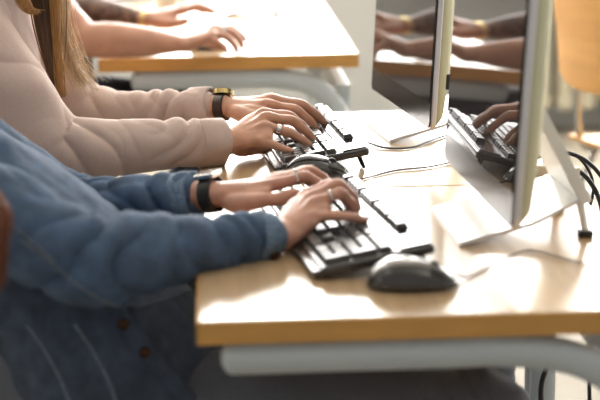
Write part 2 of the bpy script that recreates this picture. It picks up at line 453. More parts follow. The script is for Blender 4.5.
# ------------------------------------------------------------------ keyboards
def key_mesh(w, d, h=0.0085):
    bm = bmesh.new()
    def r(a, b, z): return [V((-a/2, -b/2, z)), V((a/2, -b/2, z)), V((a/2, b/2, z)), V((-a/2, b/2, z))]
    loft(bm, [r(d-0.002, w-0.002, 0), r(d-0.0055, w-0.005, h)])
    bmesh.ops.bevel(bm, geom=list(bm.edges), offset=0.0008, segments=1, affect='EDGES')
    me = bpy.data.meshes.new('key'); bmesh.ops.recalc_face_normals(bm, faces=bm.faces); bm.to_mesh(me); bm.free(); me.materials.append(M_key); return me
KM = {}
def keyboard(label, loc, rotz, W=0.158, L=0.432, tilt=math.radians(8.5)):
    t = thing('keyboard', label, 'keyboard', loc, rotz, None)
    u = 0.019
    T = Matrix.Translation((-W/2, 0, 0.004)) @ Matrix.Rotation(-tilt, 4, 'Y') @ Matrix.Translation((W/2, 0, 0))
    bm = bmesh.new()
    box(bm, -W/2, W/2, -L/2-0.008, L/2+0.008, 0, 0.014, 0.005, 3)
    bmesh.ops.transform(bm, matrix=T, verts=bm.verts)
    obj('keyboard_body', bm, M_black, t)
    # raised glossy deck around the function row
    bm = bmesh.new(); box(bm, 0.034, W/2-0.004, -L/2-0.002, L/2+0.002, 0.0135, 0.0165, 0.0012, 2)
    bmesh.ops.transform(bm, matrix=T, verts=bm.verts); obj('top_deck', bm, M_glos, t)
    for (xa, xb, zz) in ((-W/2+0.006, 0.0255, 0.0143), (0.0485, 0.0695, 0.0172)):
        bm = bmesh.new(); box(bm, xa, xb, -L/2+(0.0005 if xb < 0.03 else 0.084), L/2-0.0005, zz-0.001, zz)
        bmesh.ops.transform(bm, matrix=T, verts=bm.verts); obj('key_well', bm, M_rub, t)
    bm = bmesh.new(); box(bm, -W/2-0.012, -W/2+0.012, -L/2-0.004, L/2+0.004, 0.001, 0.010, 0.004, 3)
    bmesh.ops.transform(bm, matrix=T, verts=bm.verts); obj('front_lip', bm, M_black, t)
    for s in (-1, 1):
        bm = bmesh.new()
        zb = math.sin(tilt)*(W-0.015)
        y = s*(L/2-0.02)
        limb(bm, [((W/2-0.018, y-0.012, zb+0.004), 0.003), ((W/2-0.010, y-0.012, 0.004), 0.003), ((W/2-0.010, y+0.012, 0.004), 0.003), ((W/2-0.018, y+0.012, zb+0.004), 0.003)], spline=False, n=8)
        obj('tilt_foot', bm, M_rub, t, smooth=True)
    keys = []
    # user-left is +y; rows given by local x
    y0 = L/2
    rowx = [-0.062 + k*u for k in range(5)]   # space row .. number row
    def row(x, items, start):
        y = start
        for it in items:
            if it < 0: y += it*u; continue
            keys.append((x, y - it*u/2, it, 1)); y -= it*u
    row(rowx[0], [1.5, 1.25, 1.25, 6, 1.25, 1.25, 1, 1.5], y0)
    row(rowx[1], [2.25]+[1]*10+[2.75], y0)
    row(rowx[2], [1.75]+[1]*11+[2.25], y0)
    row(rowx[3], [1.5]+[1]*12+[1.5], y0)
    row(rowx[4], [1]*13+[2], y0)
    fx = 0.059
    row(fx, [1, -1, 1, 1, 1, 1, -0.5, 1, 1, 1, 1, -0.5, 1, 1, 1, 1], y0)
    yn = y0 - 15*u - 0.006
    row(fx, [1, 1, 1], yn); row(rowx[4], [1, 1, 1], yn); row(rowx[3], [1, 1, 1], yn)
    row(rowx[0], [1, 1, 1], yn); row(rowx[1], [1], yn - u)
    yp = yn - 3*u - 0.006
    row(rowx[4], [1]*4, yp); row(rowx[3], [1]*3, yp); row(rowx[2], [1]*3, yp); row(rowx[1], [1]*3, yp); row(rowx[0], [2, 1], yp)
    keys.append(((rowx[3]+rowx[2])/2, yp-3.5*u, 1, 2)); keys.append(((rowx[1]+rowx[0])/2, yp-3.5*u, 1, 2))
    keys.sort(key=lambda k: k[1])
    for i, (x, y, w, d) in enumerate(keys[:100]):
        kk = (w, d)
        if kk not in KM: KM[kk] = key_mesh(w*u, d*u)
        o = bpy.data.objects.new('key', KM[kk]); C.objects.link(o); o.parent = t
        z = 0.0165 if x > 0.034 else 0.0135
        o.matrix_local = T @ Matrix.Translation((x, y, z))
    bm = bmesh.new()
    for (x, y, w, d) in keys[100:]:
        z = 0.0165 if x > 0.034 else 0.0135
        box(bm, x-u*d/2+0.002, x+u*d/2-0.002, y-w*u/2+0.002, y+w*u/2-0.002, z, z+0.0065, 0.0008, 1)
    bmesh.ops.transform(bm, matrix=T, verts=bm.verts)
    k = obj('key_cluster', bm, M_key, t); k['kind'] = 'stuff'
    return t
kb1 = keyboard('black keyboard under the hands with denim cuffs', (0.184, 2.272, 0.75), math.radians(8))
kb2 = keyboard('black keyboard under the hands with beige cuffs', (0.173, 2.951, 0.75), math.radians(5))

# ------------------------------------------------------------------ mice
def mouse(label, loc, rotz, L=0.122, W=0.064, H=0.038, shell=None, body=None):
    t = thing('computer_mouse', label, 'mouse', loc, rotz, None)
    def shape(s, lift=0.0, k0=0.0, k1=1.0, xs=(-1, 1), split=None):
        bm = bmesh.new(); n, mm = 34, 26
        rings = []
        for i in range(n+1):
            a = xs[0] + (xs[1]-xs[0])*i/n
            x = a*L/2
            wv = W/2*(1-abs(a)**2.6)**0.5*(1-0.10*a)
            hv = H*(1-abs(a)**2.2)**0.62*(1-0.28*(a+0.25)) if abs(a) < 1 else 0
            ring = []
            for j in range(mm+1):
                th = PI*(j/mm)
                cx, sz = math.cos(th), math.sin(th)
                ring.append(V((x, s*wv*math.copysign(abs(cx)**0.75, cx), lift + 0.003 + s*hv*sz**0.8)))
            rings.append(ring)
        vs = [[bm.verts.new(p) for p in r] for r in rings]
        for a, b in zip(vs[:-1], vs[1:]):
            for j in range(mm): bm.faces.new((a[j], a[j+1], b[j+1], b[j]))
            bm.faces.new((a[-1], a[0], b[0], b[-1]))
        bmesh.ops.remove_doubles(bm, verts=bm.verts, dist=1e-5)
        return bm
    obj('mouse_body', shape(1.0), body or M_black, t, smooth=True)
    def hz(a): return H*(1-abs(a)**2.2)**0.62*(1-0.28*(a+0.25))
    def wy(a): return W/2*(1-abs(a)**2.6)**0.5*(1-0.10*a)
    bm = bmesh.new(); n = 26; vs = []
    for i in range(n+1):
        a = -0.95 + 1.86*i/n; r = []
        for j in range(13):
            thh = math.radians(90 + (-1 + j/6)*(31 - 12*a))
            c_, s_ = math.cos(thh), math.sin(thh)
            r.append(bm.verts.new(V((a*L/2, 1.02*wy(a)*math.copysign(abs(c_)**0.75, c_), 0.0042+hz(a)*s_**0.8))))
        vs.append(r)
    for a_, b_ in zip(vs[:-1], vs[1:]):
        for j in range(12): bm.faces.new((a_[j], a_[j+1], b_[j+1], b_[j]))
    bmesh.ops.recalc_face_normals(bm, faces=bm.faces)
    bmesh.ops.solidify(bm, geom=list(bm.faces), thickness=0.0012)
    obj('top_shell', bm, shell or M_silv, t, smooth=True)
    for s in (-1, 1):
        bm = bmesh.new(); n = 10; vs = []
        for i in range(n+1):
            a = 0.38 + 0.50*i/n; r = []
            for j in range(7):
                thh = math.radians(90 - s*(24 + 30*j/6))
                c_, s_ = math.cos(thh), math.sin(thh)
                p = V((a*L/2, 1.02*wy(a)*math.copysign(abs(c_)**0.75, c_), 0.0045+hz(a)*s_**0.8)); r.append(bm.verts.new(p))
            vs.append(r)
        for a_, b_ in zip(vs[:-1], vs[1:]):
            for j in range(6): bm.faces.new((a_[j], a_[j+1], b_[j+1], b_[j]))
        bmesh.ops.recalc_face_normals(bm, faces=bm.faces)
        bmesh.ops.solidify(bm, geom=list(bm.faces), thickness=0.001)
        obj('mouse_button', bm, M_glos, t, smooth=True)
    bm = bmesh.new()
    b2 = bmesh.new(); bmesh.ops.create_cone(b2, cap_ends=True, segments=20, radius1=0.008, radius2=0.008, depth=0.006)
    bmesh.ops.transform(b2, matrix=Matrix.Translation((0.45*L/2, 0, 0.003+hz(0.45)-0.003)) @ Matrix.Rotation(PI/2, 4, 'X'), verts=b2.verts)
    obj('scroll_wheel', b2, M_rub, t, smooth=False); bm.free()
    return t
m1c = D(411, 281)
mouse('black computer mouse on the front of the nearest desk, beside the keyboard', (0.252, 2.000, 0.75), math.radians(-5))
m2c = D(322, 178)
mouse('black computer mouse partly hidden behind the hands with denim cuffs', (0.172, 2.688, 0.75), math.radians(-6), L=0.116, shell=M_glos)
m3c = D(207, 50)
mouse('small dark mouse under the bare hand on the far desk', (m3c.x+0.005, m3c.y+0.01, 0.75), 0.05, L=0.11, W=0.06, H=0.034, shell=M_rub, body=M_rub)

# ------------------------------------------------------------------ people
FN = ['index', 'middle', 'ring', 'pinky']
def hand(bm, wrist, H, elbow, fscale=1.0):
    """H: dict finger -> 4 points (MCP, PIP, DIP, tip); thumb -> 4 points (base, MCP, IP, tip)"""
    idx, pin, mid = H['index'][0], H['pinky'][0], H['middle'][0]
    side = (idx - pin).normalized()
    fwd = ((idx+pin+mid)/3 - wrist); 
    upv = fwd.cross(side).normalized()
    if upv.z < 0: upv = -upv
    mc = (idx + pin + mid + H['ring'][0])/4
    hw = (idx-pin).length/2 + 0.0075*fscale
    back = (wrist-elbow).normalized()
    down = -upv*0.003
    # palm block
    limb(bm, [(wrist - back*0.02, 0.027*fscale, 0.019*fscale), (wrist + back*0.006, 0.027*fscale, 0.018*fscale),
              (wrist.lerp(mc, 0.35)+down, 0.032*fscale, 0.017*fscale),
              (wrist.lerp(mc, 0.7)+down, hw*0.97, 0.0135*fscale), (mc+down*0.8, hw, 0.0105*fscale)], up=upv, n=24)
    R = {'index': 0.0088, 'middle': 0.0090, 'ring': 0.0085, 'pinky': 0.0074}
    for f in FN:
        a, b, c, d = H[f]; r = R[f]*fscale
        base = wrist.lerp(a, 0.45) + upv*0.003
        limb(bm, [(base, r*0.85), (wrist.lerp(a, 0.8)+upv*0.001, r*1.0), (a, r*1.22), (a.lerp(b, 0.45)-upv*0.0006, r*1.06), (b.lerp(a, 0.12)+upv*0.0008, r*1.10), (b.lerp(c, 0.15), r*1.06),
                  (b.lerp(c, 0.6), r*0.93), (c, r*0.96), (c.lerp(d, 0.55), r*0.88), (d, r*0.66)], up=upv, n=16, samples=4)
    a, b, c, d = H['thumb']; r = 0.0102*fscale
    limb(bm, [(wrist.lerp(a, 0.3), r*1.2), (a, r*1.55), (b, r*1.2), (b.lerp(c, 0.5), r*1.0), (c, r*1.08), (c.lerp(d, 0.5), r*1.05), (d, r*0.75)], up=upv, n=16, samples=4)
    # flesh between thumb and palm
    limb(bm, [(wrist.lerp(a, 0.6), 0.012), (a.lerp(idx, 0.35), 0.012), (b.lerp(idx, 0.5), 0.008)], up=upv, n=12, samples=4)
    return upv

def nails(body, H, upv, m, fscale=1.0, which=FN):
    for f in which:
        a, b, c, d = H[f]
        t = (d-c).normalized(); s = t.cross(upv).normalized(); u = s.cross(t).normalized()
        R = {'index': 0.0088, 'middle': 0.0090, 'ring': 0.0085, 'pinky': 0.0074}[f]*fscale
        bm = bmesh.new()
        rot = Matrix((t, s, u)).transposed()
        ball(bm, d - t*0.003 + u*R*0.52, 0.0062*fscale, 0.0052*fscale, 0.0020*fscale, rot, 2)
        obj('fingernail', bm, m, body, smooth=True)

def head(bm, c, face=(1, 0, -0.25)):
    """c = skull centre; face direction"""
    f = V(face).normalized(); s = V((0, 0, 1)).cross(f).normalized(); u = f.cross(s).normalized()
    R = Matrix((f, s, u)).transposed()
    def at(x, y, z): return c + f*x + s*y + u*z
    ball(bm, at(-0.005, 0, 0.03), 0.095, 0.075, 0.088, R)
    ball(bm, at(0.022, 0, -0.045), 0.066, 0.058, 0.070, R)
    ball(bm, at(0.060, 0, -0.095), 0.026, 0.028, 0.022, R, 2)
    ball(bm, at(0.078, 0, 0.018), 0.014, 0.045, 0.012, R, 2)
    for k in (-1, 1):
        ball(bm, at(0.058, k*0.038, -0.028), 0.026, 0.022, 0.020, R, 2)
        ball(bm, at(-0.005, k*0.078, -0.01), 0.018, 0.007, 0.030, R, 2)
    limb(bm, [(at(0.084, 0, 0.010), 0.007), (at(0.098, 0, -0.018), 0.009), (at(0.108, 0, -0.032), 0.0115)], n=10)
    for k in (-1, 1): ball(bm, at(0.096, k*0.011, -0.036), 0.010, 0.008, 0.008, R, 2)
    ball(bm, at(0.084, 0, -0.060), 0.012, 0.022, 0.008, R, 2)
    ball(bm, at(0.082, 0, -0.073), 0.012, 0.019, 0.008, R, 2)
    return at, R

def face_parts(body, at, R):
    for k in (-1, 1):
        bm = bmesh.new(); ball(bm, at(0.0715, k*0.031, -0.002), 0.0125, 0.0125, 0.0115, R, 3); e = obj('eye', bm, M_eye, body, smooth=True)
        bm = bmesh.new(); ball(bm, at(0.0822, k*0.031, -0.002), 0.0030, 0.006, 0.006, R, 2); obj('iris', bm, M_iris, e, smooth=True)
        bm = bmesh.new(); limb(bm, [(at(0.086, k*0.016, 0.022), 0.003), (at(0.088, k*0.032, 0.027), 0.003), (at(0.078, k*0.048, 0.023), 0.002)], n=8); obj('eyebrow', bm, M_hairk, body, smooth=True)
    bm = bmesh.new(); ball(bm, at(0.0925, 0, -0.0615), 0.006, 0.021, 0.0055, R, 2); ball(bm, at(0.0915, 0, -0.0705), 0.006, 0.018, 0.0055, R, 2); obj('lips', bm, M_lip, body, smooth=True)

def build_body(J, skin, voxel, label, cat='person'):
    """J: joints dict"""
    t = None
    bm = bmesh.new()
    y0 = J['pelvis'].y
    # trunk
    limb(bm, [(J['pelvis'], 0.15, 0.10), (J['waist'], 0.125, 0.09), (J['chest'], 0.145, 0.095), (J['upper'], 0.13, 0.07), (J['neck'], 0.055, 0.055)],
         up=(1, 0, 0), n=32)
    limb(bm, [(J['neck']-V((0.01, 0, 0.03)), 0.055), (J['neck'].lerp(J['head'], 0.5), 0.050), (J['head']-V((0, 0, 0.03)), 0.052)], n=20)
    at, R = head(bm, J['head'])
    aw = J.get('arm', 1.0)
    for s in ('R', 'L'):
        sh, el, wr = J['sh'+s], J['el'+s], J['wr'+s]
        limb(bm, [(J['upper'].lerp(sh, 0.5), 0.055), (sh, 0.052), (sh.lerp(el, 0.4), 0.044*aw), (sh.lerp(el, 0.85), 0.037*aw), (el, 0.037*aw),
                  (el.lerp(wr, 0.25), 0.040*aw), (el.lerp(wr, 0.6), 0.033*aw), (el.lerp(wr, 0.9), 0.0262, 0.0225), (wr, 0.0265, 0.0205)], up=(0, 0, 1), n=24)
        J['up'+s] = hand(bm, wr, J['hand'+s], el, J.get('fs', 1.0))
        hp, kn, an = J['hip'+s], J['kn'+s], J['an'+s]
        limb(bm, [(hp, 0.082), (hp.lerp(kn, 0.4), 0.075), (hp.lerp(kn, 0.9), 0.056), (kn, 0.054), (kn.lerp(an, 0.3), 0.054), (kn.lerp(an, 0.8), 0.036), (an, 0.034)], up=(0, 1, 0), n=20)
        limb(bm, [(an - V((0.03, 0, 0.03)), 0.034), (an + V((0.08, 0, -0.05)), 0.036, 0.028), (an + V((0.16, 0, -0.065)), 0.036, 0.018)], up=(0, 0, 1), n=16)
    me = remeshed(bm, voxel, 4, 0.5)
    o = put('person', me, skin, None, smooth=True)
    tag(o, label, cat)
    face_parts(o, at, R)
    return o

def legs_clothes(body, J, m, name='trousers', seed=0.0, r=1.0):
    bm = bmesh.new()
    limb(bm, [(J['waist']-V((0, 0, 0.02)), 0.150, 0.115), (J['pelvis'], 0.178, 0.125), (J['pelvis']-V((-0.03, 0, 0.04)), 0.165, 0.12)], up=(1, 0, 0), n=32)
    for s in ('R', 'L'):
        hp, kn, an = J['hip'+s], J['kn'+s], J['an'+s]
        limb(bm, [(hp, 0.098*r), (hp.lerp(kn, 0.4), 0.090*r), (hp.lerp(kn, 0.9), 0.070*r), (kn, 0.068*r), (kn.lerp(an, 0.3), 0.070*r), (kn.lerp(an, 0.95), 0.058*r)], up=(0, 1, 0), n=28)
    me = remeshed(bm, 0.006, 4)
    arms = []
    for s in ('R', 'L'):
        hp, kn, an = J['hip'+s], J['kn'+s], J['an'+s]
        arms.append(([hp, kn, an], [(0.05, 0.12, 0.008, 0.05), ((kn-hp).length, 0.10, 0.008, 0.04), (-0.05, 0.1, 0.006, 0.04)]))
    wrinkle(me, arms, 0.002, seed, 0.13)
    return put(name, me, m, body, smooth=True)

def shoes(body, J):
    for s in ('R', 'L'):
        an = J['an'+s]; bm = bmesh.new()
        limb(bm, [(an+V((-0.045, 0, -0.035)), 0.040, 0.040), (an+V((0.05, 0, -0.05)), 0.044, 0.040), (an+V((0.14, 0, -0.068)), 0.045, 0.026), (an+V((0.18, 0, -0.074)), 0.036, 0.018)], n=20)
        for v in bm.verts: v.co.z = max(v.co.z, 0.012)
        sh = obj('shoe', bm, M_shoe, body, smooth=True)
        bm = bmesh.new()
        limb(bm, [(an+V((-0.05, 0, 0)), 0.042, 0.006), (an+V((0.05, 0, 0)), 0.046, 0.006), (an+V((0.16, 0, 0)), 0.045, 0.006)], n=20)
        for v in bm.verts: v.co.z = v.co.z - an.z + 0.0075
        obj('sole', bm, M_rub, sh, smooth=True)

def ring_around(bm, c, axis, ra, rb, width, thick, up=(0, 0, 1), n=32, a0=0, a1=2*PI):
    """flat band round an axis"""
    t = V(axis).normalized(); s = t.cross(V(up)).normalized(); u = s.cross(t)
    full = abs(a1-a0-2*PI) < 1e-6
    prof = [(-width/2, 0), (-width/2+thick*0.4, thick), (width/2-thick*0.4, thick), (width/2, 0)]
    vs = []
    m = n if full else n+1
    for i in range(m):
        a = a0 + (a1-a0)*i/n
        d = s*math.cos(a) + u*math.sin(a)
        row = []
        for (w, h) in prof:
            row.append(bm.verts.new(c + t*w + s*math.cos(a)*(ra+h) + u*math.sin(a)*(rb+h)))
        vs.append(row)
    for i in range(m if full else m-1):
        a, b = vs[i], vs[(i+1) % m]
        for j in range(4): bm.faces.new((a[j], a[(j+1) % 4], b[(j+1) % 4], b[j]))
    return (t, s, u)

def finger_ring(label, p0, p1, k, r, m, width=0.004, stone=None):
    c = p0.lerp(p1, k); ax = (p1-p0).normalized()
    t = thing('finger_ring', label, 'ring', c)
    bm = bmesh.new(); tt, s, u = ring_around(bm, V((0, 0, 0)), ax, r, r, width, 0.0012, n=28)
    obj('band', bm, m, t, smooth=False)
    if stone:
        bm = bmesh.new(); ball(bm, u*(r+0.002) - s*0.001, 0.0035, sub=2); obj('stone', bm, stone, t)
    return t

# ---- person in the denim jacket
J1 = dict(pelvis=V((-0.25, 2.30, 0.56)), waist=V((-0.31, 2.30, 0.72)), chest=V((-0.42, 2.30, 0.84)), upper=V((-0.50, 2.30, 0.955)),
          neck=V((-0.515, 2.30, 1.04)), head=V((-0.53, 2.30, 1.19)),
          shR=V((-0.435, 2.15, 0.900)), elR=P(84, 262, 2.05), wrR=P(282, 235, 2.20),
          shL=V((-0.435, 2.45, 0.900)), elL=P(72, 213, 2.52), wrL=P(214, 194, 2.40),
          hipR=V((-0.20, 2.215, 0.515)), knR=V((0.385, 2.20, 0.495)), anR=V((0.36, 2.14, 0.09)),
          hipL=V((-0.20, 2.40, 0.515)), knL=V((0.40, 2.42, 0.50)), anL=V((0.36, 2.43, 0.09)))
J1['handR'] = dict(
    index=[P(305, 196, 2.275), P(331, 184, 2.29), P(343, 195, 2.295), P(348, 206, 2.295)],
    middle=[P(310, 198, 2.255), P(339, 184, 2.265), P(352, 196, 2.27), P(358, 208, 2.272)],
    ring=[P(314, 203, 2.235), P(341, 193, 2.24), P(352, 204, 2.245), P(357, 215, 2.247)],
    pinky=[P(313, 216, 2.212), P(337, 216, 2.20), P(353, 217, 2.195), P(366, 221, 2.195)],
    thumb=[P(291, 226, 2.255), P(306, 219, 2.29), P(320, 221, 2.31), P(331, 224, 2.315)])
J1['handL'] = dict(
    index=[P(276, 184, 2.372), P(306, 176, 2.372), P(318, 183, 2.372), P(325, 192, 2.372)],
    middle=[P(279, 180, 2.395), P(311, 171, 2.398), P(323, 178, 2.40), P(330, 187, 2.40)],
    ring=[P(277, 178, 2.42), P(307, 171, 2.43), P(318, 177, 2.432), P(325, 186, 2.432)],
    pinky=[P(270, 180, 2.442), P(296, 175, 2.455), P(307, 180, 2.458), P(313, 187, 2.46)],
    thumb=[P(236, 203, 2.37), P(258, 201, 2.35), P(280, 199, 2.345), P(296, 193, 2.345)])
p1 = build_body(J1, M_skin1, 0.0028, 'person in a blue denim jacket typing at the nearest desk, wearing a black wristband watch')
nails(p1, J1['handR'], J1['upR'], M_nail)
legs_clothes(p1, J1, M_jean, 'jeans', 2.0)
shoes(p1, J1)

def sleeve(bm, sh, el, wr, r, end=0.9, extra=None):
    limb(bm, [(sh, r[0]), (sh.lerp(el, 0.5), r[1]), (sh.lerp(el, 0.9), r[2]), (el.lerp(wr, 0.1), r[3]), (el.lerp(wr, 0.45), r[4]), (el.lerp(wr, end-0.05), r[5]), (el.lerp(wr, end), r[5])],
         n=32, samples=6, caps=True)

bm = bmesh.new()
limb(bm, [(V((-0.15, 2.30, 0.53)), 0.225, 0.16), (V((-0.20, 2.30, 0.62)), 0.21, 0.155), (V((-0.30, 2.30, 0.74)), 0.175, 0.135), (V((-0.42, 2.30, 0.85)), 0.175, 0.120), (V((-0.49, 2.30, 0.945)), 0.150, 0.085), (V((-0.515, 2.30, 1.02)), 0.08, 0.075)],
     up=(1, 0, 0), n=40)
for q in ('shR', 'shL'): limb(bm, [(J1['upper'].lerp(J1[q], 0.15)-V((0.01, 0, 0.01)), 0.072), (J1['upper'].lerp(J1[q], 0.6), 0.074), (J1[q], 0.072)], n=24)
limb(bm, [(J1['upper']-V((0, 0, 0.03)), 0.10, 0.085), (J1['neck']+V((0, 0, 0.0)), 0.068, 0.068)], up=(1, 0, 0), n=28)
sleeve(bm, J1['shR'], J1['elR'], J1['wrR'], (0.070, 0.068, 0.062, 0.059, 0.049, 0.037), 0.86)
sleeve(bm, J1['shL'], J1['elL'], J1['wrL'], (0.070, 0.064, 0.055, 0.052, 0.044, 0.037), 0.78)
me = remeshed(bm, 0.0045, 3)
a1R = [J1['shR'], J1['elR'], J1['wrR']]; a1L = [J1['shL'], J1['elL'], J1['wrL']]
wrinkle(me, [(a1R, [(0.10, 0.10, 0.010, 0.10), (0.33, 0.09, 0.016, 0.080), (0.47, 0.06, 0.010, 0.06), (-0.07, 0.04, 0.009, 0.032)]),
             (a1L, [(0.30, 0.08, 0.014, 0.06), (-0.12, 0.08, 0.016, 0.040)])], 0.006, 1.3)
jk = put('denim_jacket', me, M_denim, p1, smooth=True)
jk['label'] = 'blue denim jacket with buttoned cuffs'
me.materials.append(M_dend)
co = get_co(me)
# trunk of the jacket below desk height takes the darker denim
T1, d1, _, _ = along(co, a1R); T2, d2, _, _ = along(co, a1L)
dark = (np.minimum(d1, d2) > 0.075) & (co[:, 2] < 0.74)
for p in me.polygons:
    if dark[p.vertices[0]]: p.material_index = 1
def cuff(el, wr, k, ra, rb, width, m, parent, seed=0.0, button=None):
    c = el.lerp(wr, k); ax = (wr-el).normalized()
    bm = bmesh.new(); s = ax.cross(V((0, 0, 1))).normalized(); u = s.cross(ax)
    n = 40; prof = [(-width/2, -0.006), (-width/2, 0.0), (-width/2+0.002, 0.0025), (0, 0.0032), (width/2-0.002, 0.0025), (width/2, 0.0), (width/2, -0.004), (0, -0.005)]
    vs = []
    for i in range(n):
        a = 2*PI*i/n
        wob = 0.0018*math.sin(3*a+seed) + 0.0012*math.sin(5*a+2*seed)
        row = []
        for (w, h) in prof:
            row.append(bm.verts.new(c + ax*(w + 0.003*math.sin(2*a+seed)) + s*math.cos(a)*(ra+h+wob) + u*math.sin(a)*(rb+h+wob)))
        vs.append(row)
    for i in range(n):
        a, b = vs[i], vs[(i+1) % n]
        for j in range(len(prof)): bm.faces.new((a[j], a[(j+1) % len(prof)], b[(j+1) % len(prof)], b[j]))
    o = obj('cuff', bm, m, parent, smooth=True)
    if button is not None:
        a = button; pc = c + s*math.cos(a)*(ra+0.004) + u*math.sin(a)*(rb+0.004); nd = (s*math.cos(a)+u*math.sin(a)).normalized()
        bm = bmesh.new(); rot = nd.to_track_quat('Z', 'Y').to_matrix(); ball(bm, pc, 0.008, 0.008, 0.0022, rot, 2); obj('button', bm, M_copp, o, smooth=True)
    return o
cuff(J1['elR'], J1['wrR'], 0.89, 0.038, 0.034, 0.034, M_denl, jk, 0.5, button=-0.5)
cuff(J1['elL'], J1['wrL'], 0.80, 0.039, 0.036, 0.040, M_denl, jk, 1.9)
# jacket front: placket with copper buttons, seams
def on_surface(me_obj, p, d, off=0.002):
    hit, loc, nrm, _ = me_obj.ray_cast(p, d)
    return (loc + nrm*off) if hit else None
def seam(px_pts, r, m, name='seam', parent=jk, flat=0.5):
    pts = []
    dg = bpy.context.evaluated_depsgraph_get(); dg.update()
    dense = catmull([(a, b) for a, b in px_pts], 6)
    for a, b in dense:
        d = (MROT @ V((a-300.0, 200.0-b, -F))).normalized()
        h = on_surface(jk, CAM, d, 0.001)
        if h is not None: pts.append(h)
    if len(pts) < 3: return None, pts
    bm = bmesh.new(); limb(bm, [(p, r, r*flat) for p in pts], up=(0, -1, 0), n=8, samples=1, spline=False)
    return obj(name, bm, m, parent, smooth=True), pts
dg = bpy.context.evaluated_depsgraph_get(); dg.update()
seam([(28, 325), (45, 350), (60, 378), (72, 408)], 0.003, M_seam)
seam([(75, 325), (92, 350), (108, 380), (118, 408)], 0.003, M_seam)
pl, plp = seam([(112, 312), (132, 338), (151, 362), (186, 404)], 0.018, M_dend, 'placket', flat=0.2)
if pl is not None:
    for k in (0.22, 0.58):
        q = plp[int(k*(len(plp)-1))]
        bm = bmesh.new(); ball(bm, q + V((0.002, -0.006, 0.002)), 0.0085, 0.004, 0.0085, None, 2); obj('button', bm, M_copp, pl, smooth=True)
seam([(20, 240), (50, 262), (85, 290), (130, 308), (190, 290), (250, 268)], 0.0022, M_seam)
seam([(-5, 210), (20, 232), (55, 262)], 0.0022, M_seam)

# ---- person in the beige sweatshirt
J2 = dict(pelvis=V((-0.42, 2.98, 0.56)), waist=V((-0.44, 2.98, 0.72)), chest=V((-0.44, 2.98, 0.88)), upper=V((-0.43, 2.98, 1.02)),
          neck=V((-0.41, 2.98, 1.09)), head=V((-0.36, 2.98, 1.235)),
          shR=V((-0.425, 2.81, 0.99)), elR=P(58, 152, 2.74), wrR=P(228, 141, 2.82),
          shL=V((-0.425, 3.15, 0.99)), elL=P(85, 116, 3.14), wrL=P(224, 107, 3.02),
          hipR=V((-0.37, 2.88, 0.535)), knR=V((0.10, 2.84, 0.52)), anR=V((0.06, 2.84, 0.09)),
          hipL=V((-0.37, 3.08, 0.535)), knL=V((0.10, 3.12, 0.52)), anL=V((0.06, 3.12, 0.09)))
J2['handR'] = dict(
    index=[P(263, 113, 2.862), P(290, 116, 2.878), P(303, 126, 2.885), P(311, 137, 2.887)],
    middle=[P(266, 117, 2.84), P(294, 121, 2.848), P(307, 132, 2.852), P(315, 143, 2.853)],
    ring=[P(265, 126, 2.818), P(291, 133, 2.82), P(304, 141, 2.822), P(314, 150, 2.822)],
    pinky=[P(259, 140, 2.798), P(276, 146, 2.79), P(287, 150, 2.785), P(297, 154.5, 2.783)],
    thumb=[P(240, 148, 2.86), P(257, 148, 2.885), P(273, 149, 2.895), P(287, 148, 2.90)])
J2['handL'] = dict(
    index=[P(268, 104, 2.972), P(297, 110, 2.968), P(309, 120, 2.966), P(317, 129, 2.966)],
    middle=[P(272, 99, 2.997), P(303, 105, 2.997), P(316, 114, 2.997), P(325, 124, 2.997)],
    ring=[P(271, 98, 3.022), P(300, 104, 3.028), P(312, 113, 3.03), P(320, 122, 3.03)],
    pinky=[P(266, 99, 3.045), P(289, 104, 3.057), P(299, 111, 3.06), P(306, 119, 3.06)],
    thumb=[P(241, 114, 2.975), P(257, 118, 2.95), P(272, 124, 2.94), P(284, 130, 2.94)])
p2 = build_body(J2, M_skin, 0.0026, 'person with long blond hair in a beige sweatshirt typing at the middle desk')
nails(p2, J2['handR'], J2['upR'], M_nail)
nails(p2, J2['handL'], J2['upL'], M_nail, which=['index', 'middle'])
legs_clothes(p2, J2, M_grey, 'trousers', 5.0)
shoes(p2, J2)
bm = bmesh.new()
limb(bm, [(V((-0.42, 2.98, 0.56)), 0.18, 0.135), (V((-0.44, 2.98, 0.72)), 0.155, 0.125), (V((-0.44, 2.98, 0.88)), 0.17, 0.125), (V((-0.43, 2.98, 1.0)), 0.165, 0.095), (V((-0.42, 2.98, 1.07)), 0.085, 0.075)],
     up=(1, 0, 0), n=40)
for q in ('shR', 'shL'): limb(bm, [(J2['upper'].lerp(J2[q], 0.15), 0.066), (J2['upper'].lerp(J2[q], 0.6), 0.070), (J2[q], 0.074)], n=24)
sleeve(bm, J2['shR'], J2['elR'], J2['wrR'], (0.075, 0.068, 0.062, 0.060, 0.046, 0.040), 0.90)
sleeve(bm, J2['shL'], J2['elL'], J2['wrL'], (0.075, 0.065, 0.058, 0.055, 0.043, 0.037), 0.84)
me = remeshed(bm, 0.0038, 3)
a2R = [J2['shR'], J2['elR'], J2['wrR']]; a2L = [J2['shL'], J2['elL'], J2['wrL']]
wrinkle(me, [(a2R, [(0.12, 0.10, 0.005, 0.12), (0.29, 0.07, 0.011, 0.075), (0.40, 0.06, 0.004, 0.08), (-0.095, 0.045, 0.014, 0.055)]),
             (a2L, [(0.27, 0.08, 0.009, 0.075), (0.42, 0.05, 0.005, 0.06), (-0.10, 0.045, 0.013, 0.052)])], 0.004, 4.1)
sw = put('sweatshirt', me, M_knit, p2, smooth=True)
sw['label'] = 'beige sweatshirt with rucked sleeves'
cuff(J2['elR'], J2['wrR'], 0.90, 0.040, 0.041, 0.050, M_knit, sw, 0.9)
